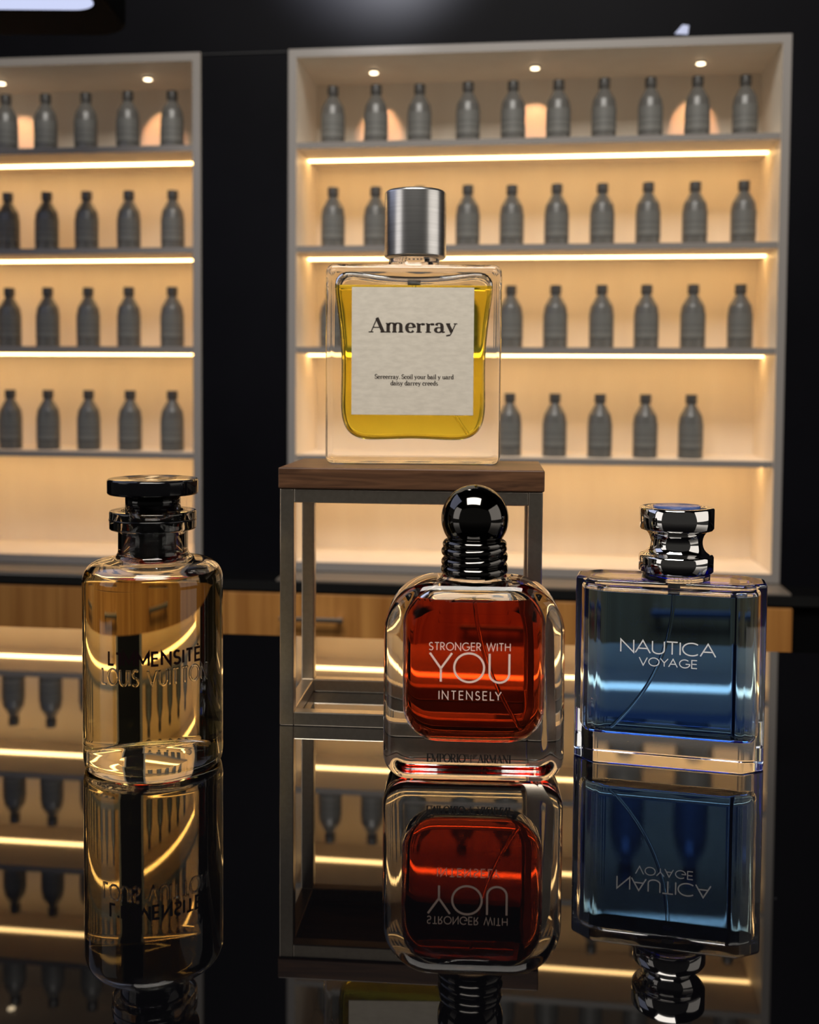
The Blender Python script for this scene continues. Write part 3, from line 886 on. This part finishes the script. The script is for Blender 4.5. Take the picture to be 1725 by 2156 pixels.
# spread-wing eagle mark built of stripes
for k in range(6):
    z = .0143 - k * .00056; h = .00018
    for s in (-1, 1):
        xi = .0005 + (.00012 * k if k < 5 else 0); xo = .0033 - k * .00048
        if k == 0: xi = .0010
        xi = min(xi, xo - .0003)
        vs = [(-.0011 + s * xi, z + h), (-.0011 + s * xo, z + h), (-.0011 + s * (xo - .0004), z - h), (-.0011 + s * xi, z - h)]
        bm.faces.new([bm.verts.new((x, -BD / 2 - .00006, zz)) for x, zz in (vs if s > 0 else vs[::-1])])
vs = [(-.0014, .0139), (-.0011, .0145), (-.0006, .0143), (-.0009, .0139), (-.0009, .0108), (-.0011, .0103), (-.0013, .0108)]
bm.faces.new([bm.verts.new((x, -BD / 2 - .00007, zz)) for x, zz in vs])
obj('base_lettering', bm, M['print_black'], ar, smooth=False, label='black serif lettering with a spread-wing bird mark')

# ------------------------------------------------------------------ bottle 4: octagonal bottle, blue
na = thing('perfume_bottle', 'wide faceted bottle of blue perfume with chrome waisted cap', 'perfume bottle', (.1344, .5478, .00015), radians(-13.5))
NW, ND, NH = .0945, .033, .0940
def octo(w, d, cx, cy, r, n=4):
    hw, hd = w / 2, d / 2
    P = [(-hw + cx, -hd), (hw - cx, -hd), (hw, -hd + cy), (hw, hd - cy), (hw - cx, hd), (-hw + cx, hd), (-hw, hd - cy), (-hw, -hd + cy)]
    o = []
    for i, p in enumerate(P):
        p = Vector(p); a = Vector(P[i - 1]); b = Vector(P[(i + 1) % 8])
        u = (a - p).normalized() * r; v = (b - p).normalized() * r
        for k in range(n + 1):
            s = k / n; q = (p + u) * (1 - s) ** 2 + p * 2 * s * (1 - s) + (p + v) * s * s
            o.append((q.x, q.y))
    return o
bm = loft(octo(NW, ND, .0110, .0085, .0014), 0, NH, .0008, .0018, 'Z', 5)
gl = obj('glass_body', bm, M['clear_blue'], na)
cav = octo(NW - .0125, ND - .0095, .0095, .0070, .0022, 6)
cbm = loft(cav, .0125, NH - .0040, .0050, .0030, 'Z', 6)
for v in cbm.verts:
    if v.co.z < .03:
        v.co.z += .0026 * (1 - (v.co.x / (NW / 2 - .006)) ** 2) * (1 - (v.co.z - .0125) / .0175)
lq_bm, upm = split_liquid(cbm, .0872)
bm = bmesh.new(); bm.from_mesh(gl.data); merge_bm(bm, upm); bm.to_mesh(gl.data); bm.free()
gl.data.polygons.foreach_set('use_smooth', [True] * len(gl.data.polygons))
lq = obj('liquid', lq_bm, M['liq_blue'], na, label='clear blue liquid'); flat_top(lq)
nb = lathe(fillet([(0, NH - .0002), (.0172, NH - .0002), (.0172, .0972), (0, .0972)], {2: .0004}, 3), 64, .0028, 0)
obj('neck', nb, M['clear_blue'], na, label='short clear glass neck')
cprof = [(0, .0973), (.0180, .0973), (.0187, .0979), (.0187, .1052), (.0181, .1062)]
for k in range(1, 13):
    a = pi * k / 13
    cprof.append((.0181 - .0050 * sin(a), .1062 + .0128 * (1 - cos(a)) / 2))
cprof += [(.0181, .1190), (.0187, .1200), (.0187, .1296), (.0180, .1303), (.0122, .1304), (.0120, .1299), (0, .1299)]
cp = obj('cap', lathe(cprof, 96, .0028, 0), M['chrome'], na, label='polished chrome waisted cap')
obj('cap_insert', lathe([(0, .1299), (.0118, .1299), (.0118, .1308), (.0112, .1311), (0, .1311)], 48, .0028, 0), M['blue_insert'], cp, label='blue disc on top of the cap')
obj('pump', lathe([(0, .0868), (.0025, .0868), (.0030, .0880), (.0030, .0938), (0, .0938)], 24, .0020, 0), M['pump'], na)
obj('dip_tube', tube(bez((.002, 0, .0872), (.002, -.002, .045), (-.0285, -.004, .0160), 34), .0010, 10), M['tube'], na)
fm = flatmap(-ND / 2)
bm = write('NAUTICA', .0462, .0063, -.0005, .0578, fm, stroke=.10, track=.13)
obj('lettering', bm, M['print_white'], na, smooth=False, label='white printed name')
bm = write('VOYAGE', .0282, .0040, -.0003, .0515, fm, stroke=.115, track=.20)
obj('lower_lettering', bm, M['print_white'], na, smooth=False, label='white printed line below the name')

# ------------------------------------------------------------------ lights
def area(name, loc, target, sx, sy, power, color):
    L = bpy.data.lights.new(name, 'AREA'); L.shape = 'RECTANGLE'; L.size = sx; L.size_y = sy; L.energy = power; L.color = color
    o = bpy.data.objects.new(name, L); COL.objects.link(o)
    o.location = loc
    o.rotation_euler = (Vector(target) - Vector(loc)).to_track_quat('-Z', 'Y').to_euler()
    return o
area('shop_key_light', (-.06, .12, 1.15), (0, .56, .1), .80, .52, 18, (1, .95, .88))
area('shop_side_light', (1.15, .22, .45), (.1, .45, .15), 1.0, .75, 2.6, (1, .93, .84))
area('shop_left_light', (-1.15, .10, .50), (0, .45, .15), .55, .75, 1.6, (1, .95, .9))
L = bpy.data.lights.new('wall_washer', 'SPOT'); L.energy = 32; L.color = (.93, .94, 1); L.spot_size = radians(74); L.spot_blend = 1.0; L.shadow_soft_size = .02
o = bpy.data.objects.new('wall_washer', L); COL.objects.link(o)
o.matrix_world = WALL @ Matrix.Translation((-.035, -.20, .672)) @ Matrix.Rotation(radians(90), 4, 'X')

wd = bpy.data.worlds.new('world'); scene.world = wd; wd.use_nodes = True
bg = wd.node_tree.nodes['Background']; bg.inputs['Color'].default_value = (.82, .78, .72, 1); bg.inputs['Strength'].default_value = .045

# ------------------------------------------------------------------ render look
scene.view_settings.view_transform = 'Standard'; scene.view_settings.look = 'None'
scene.view_settings.gamma = 1; scene.view_settings.exposure = 0.0; scene.view_settings.use_curve_mapping = False
cy = scene.cycles
cy.max_bounces = 28; cy.transmission_bounces = 24; cy.glossy_bounces = 8; cy.diffuse_bounces = 4; cy.transparent_max_bounces = 8
cy.caustics_reflective = True; cy.caustics_refractive = True; cy.blur_glossy = .4
cy.sample_clamp_indirect = 6.0
cy.use_denoising = True
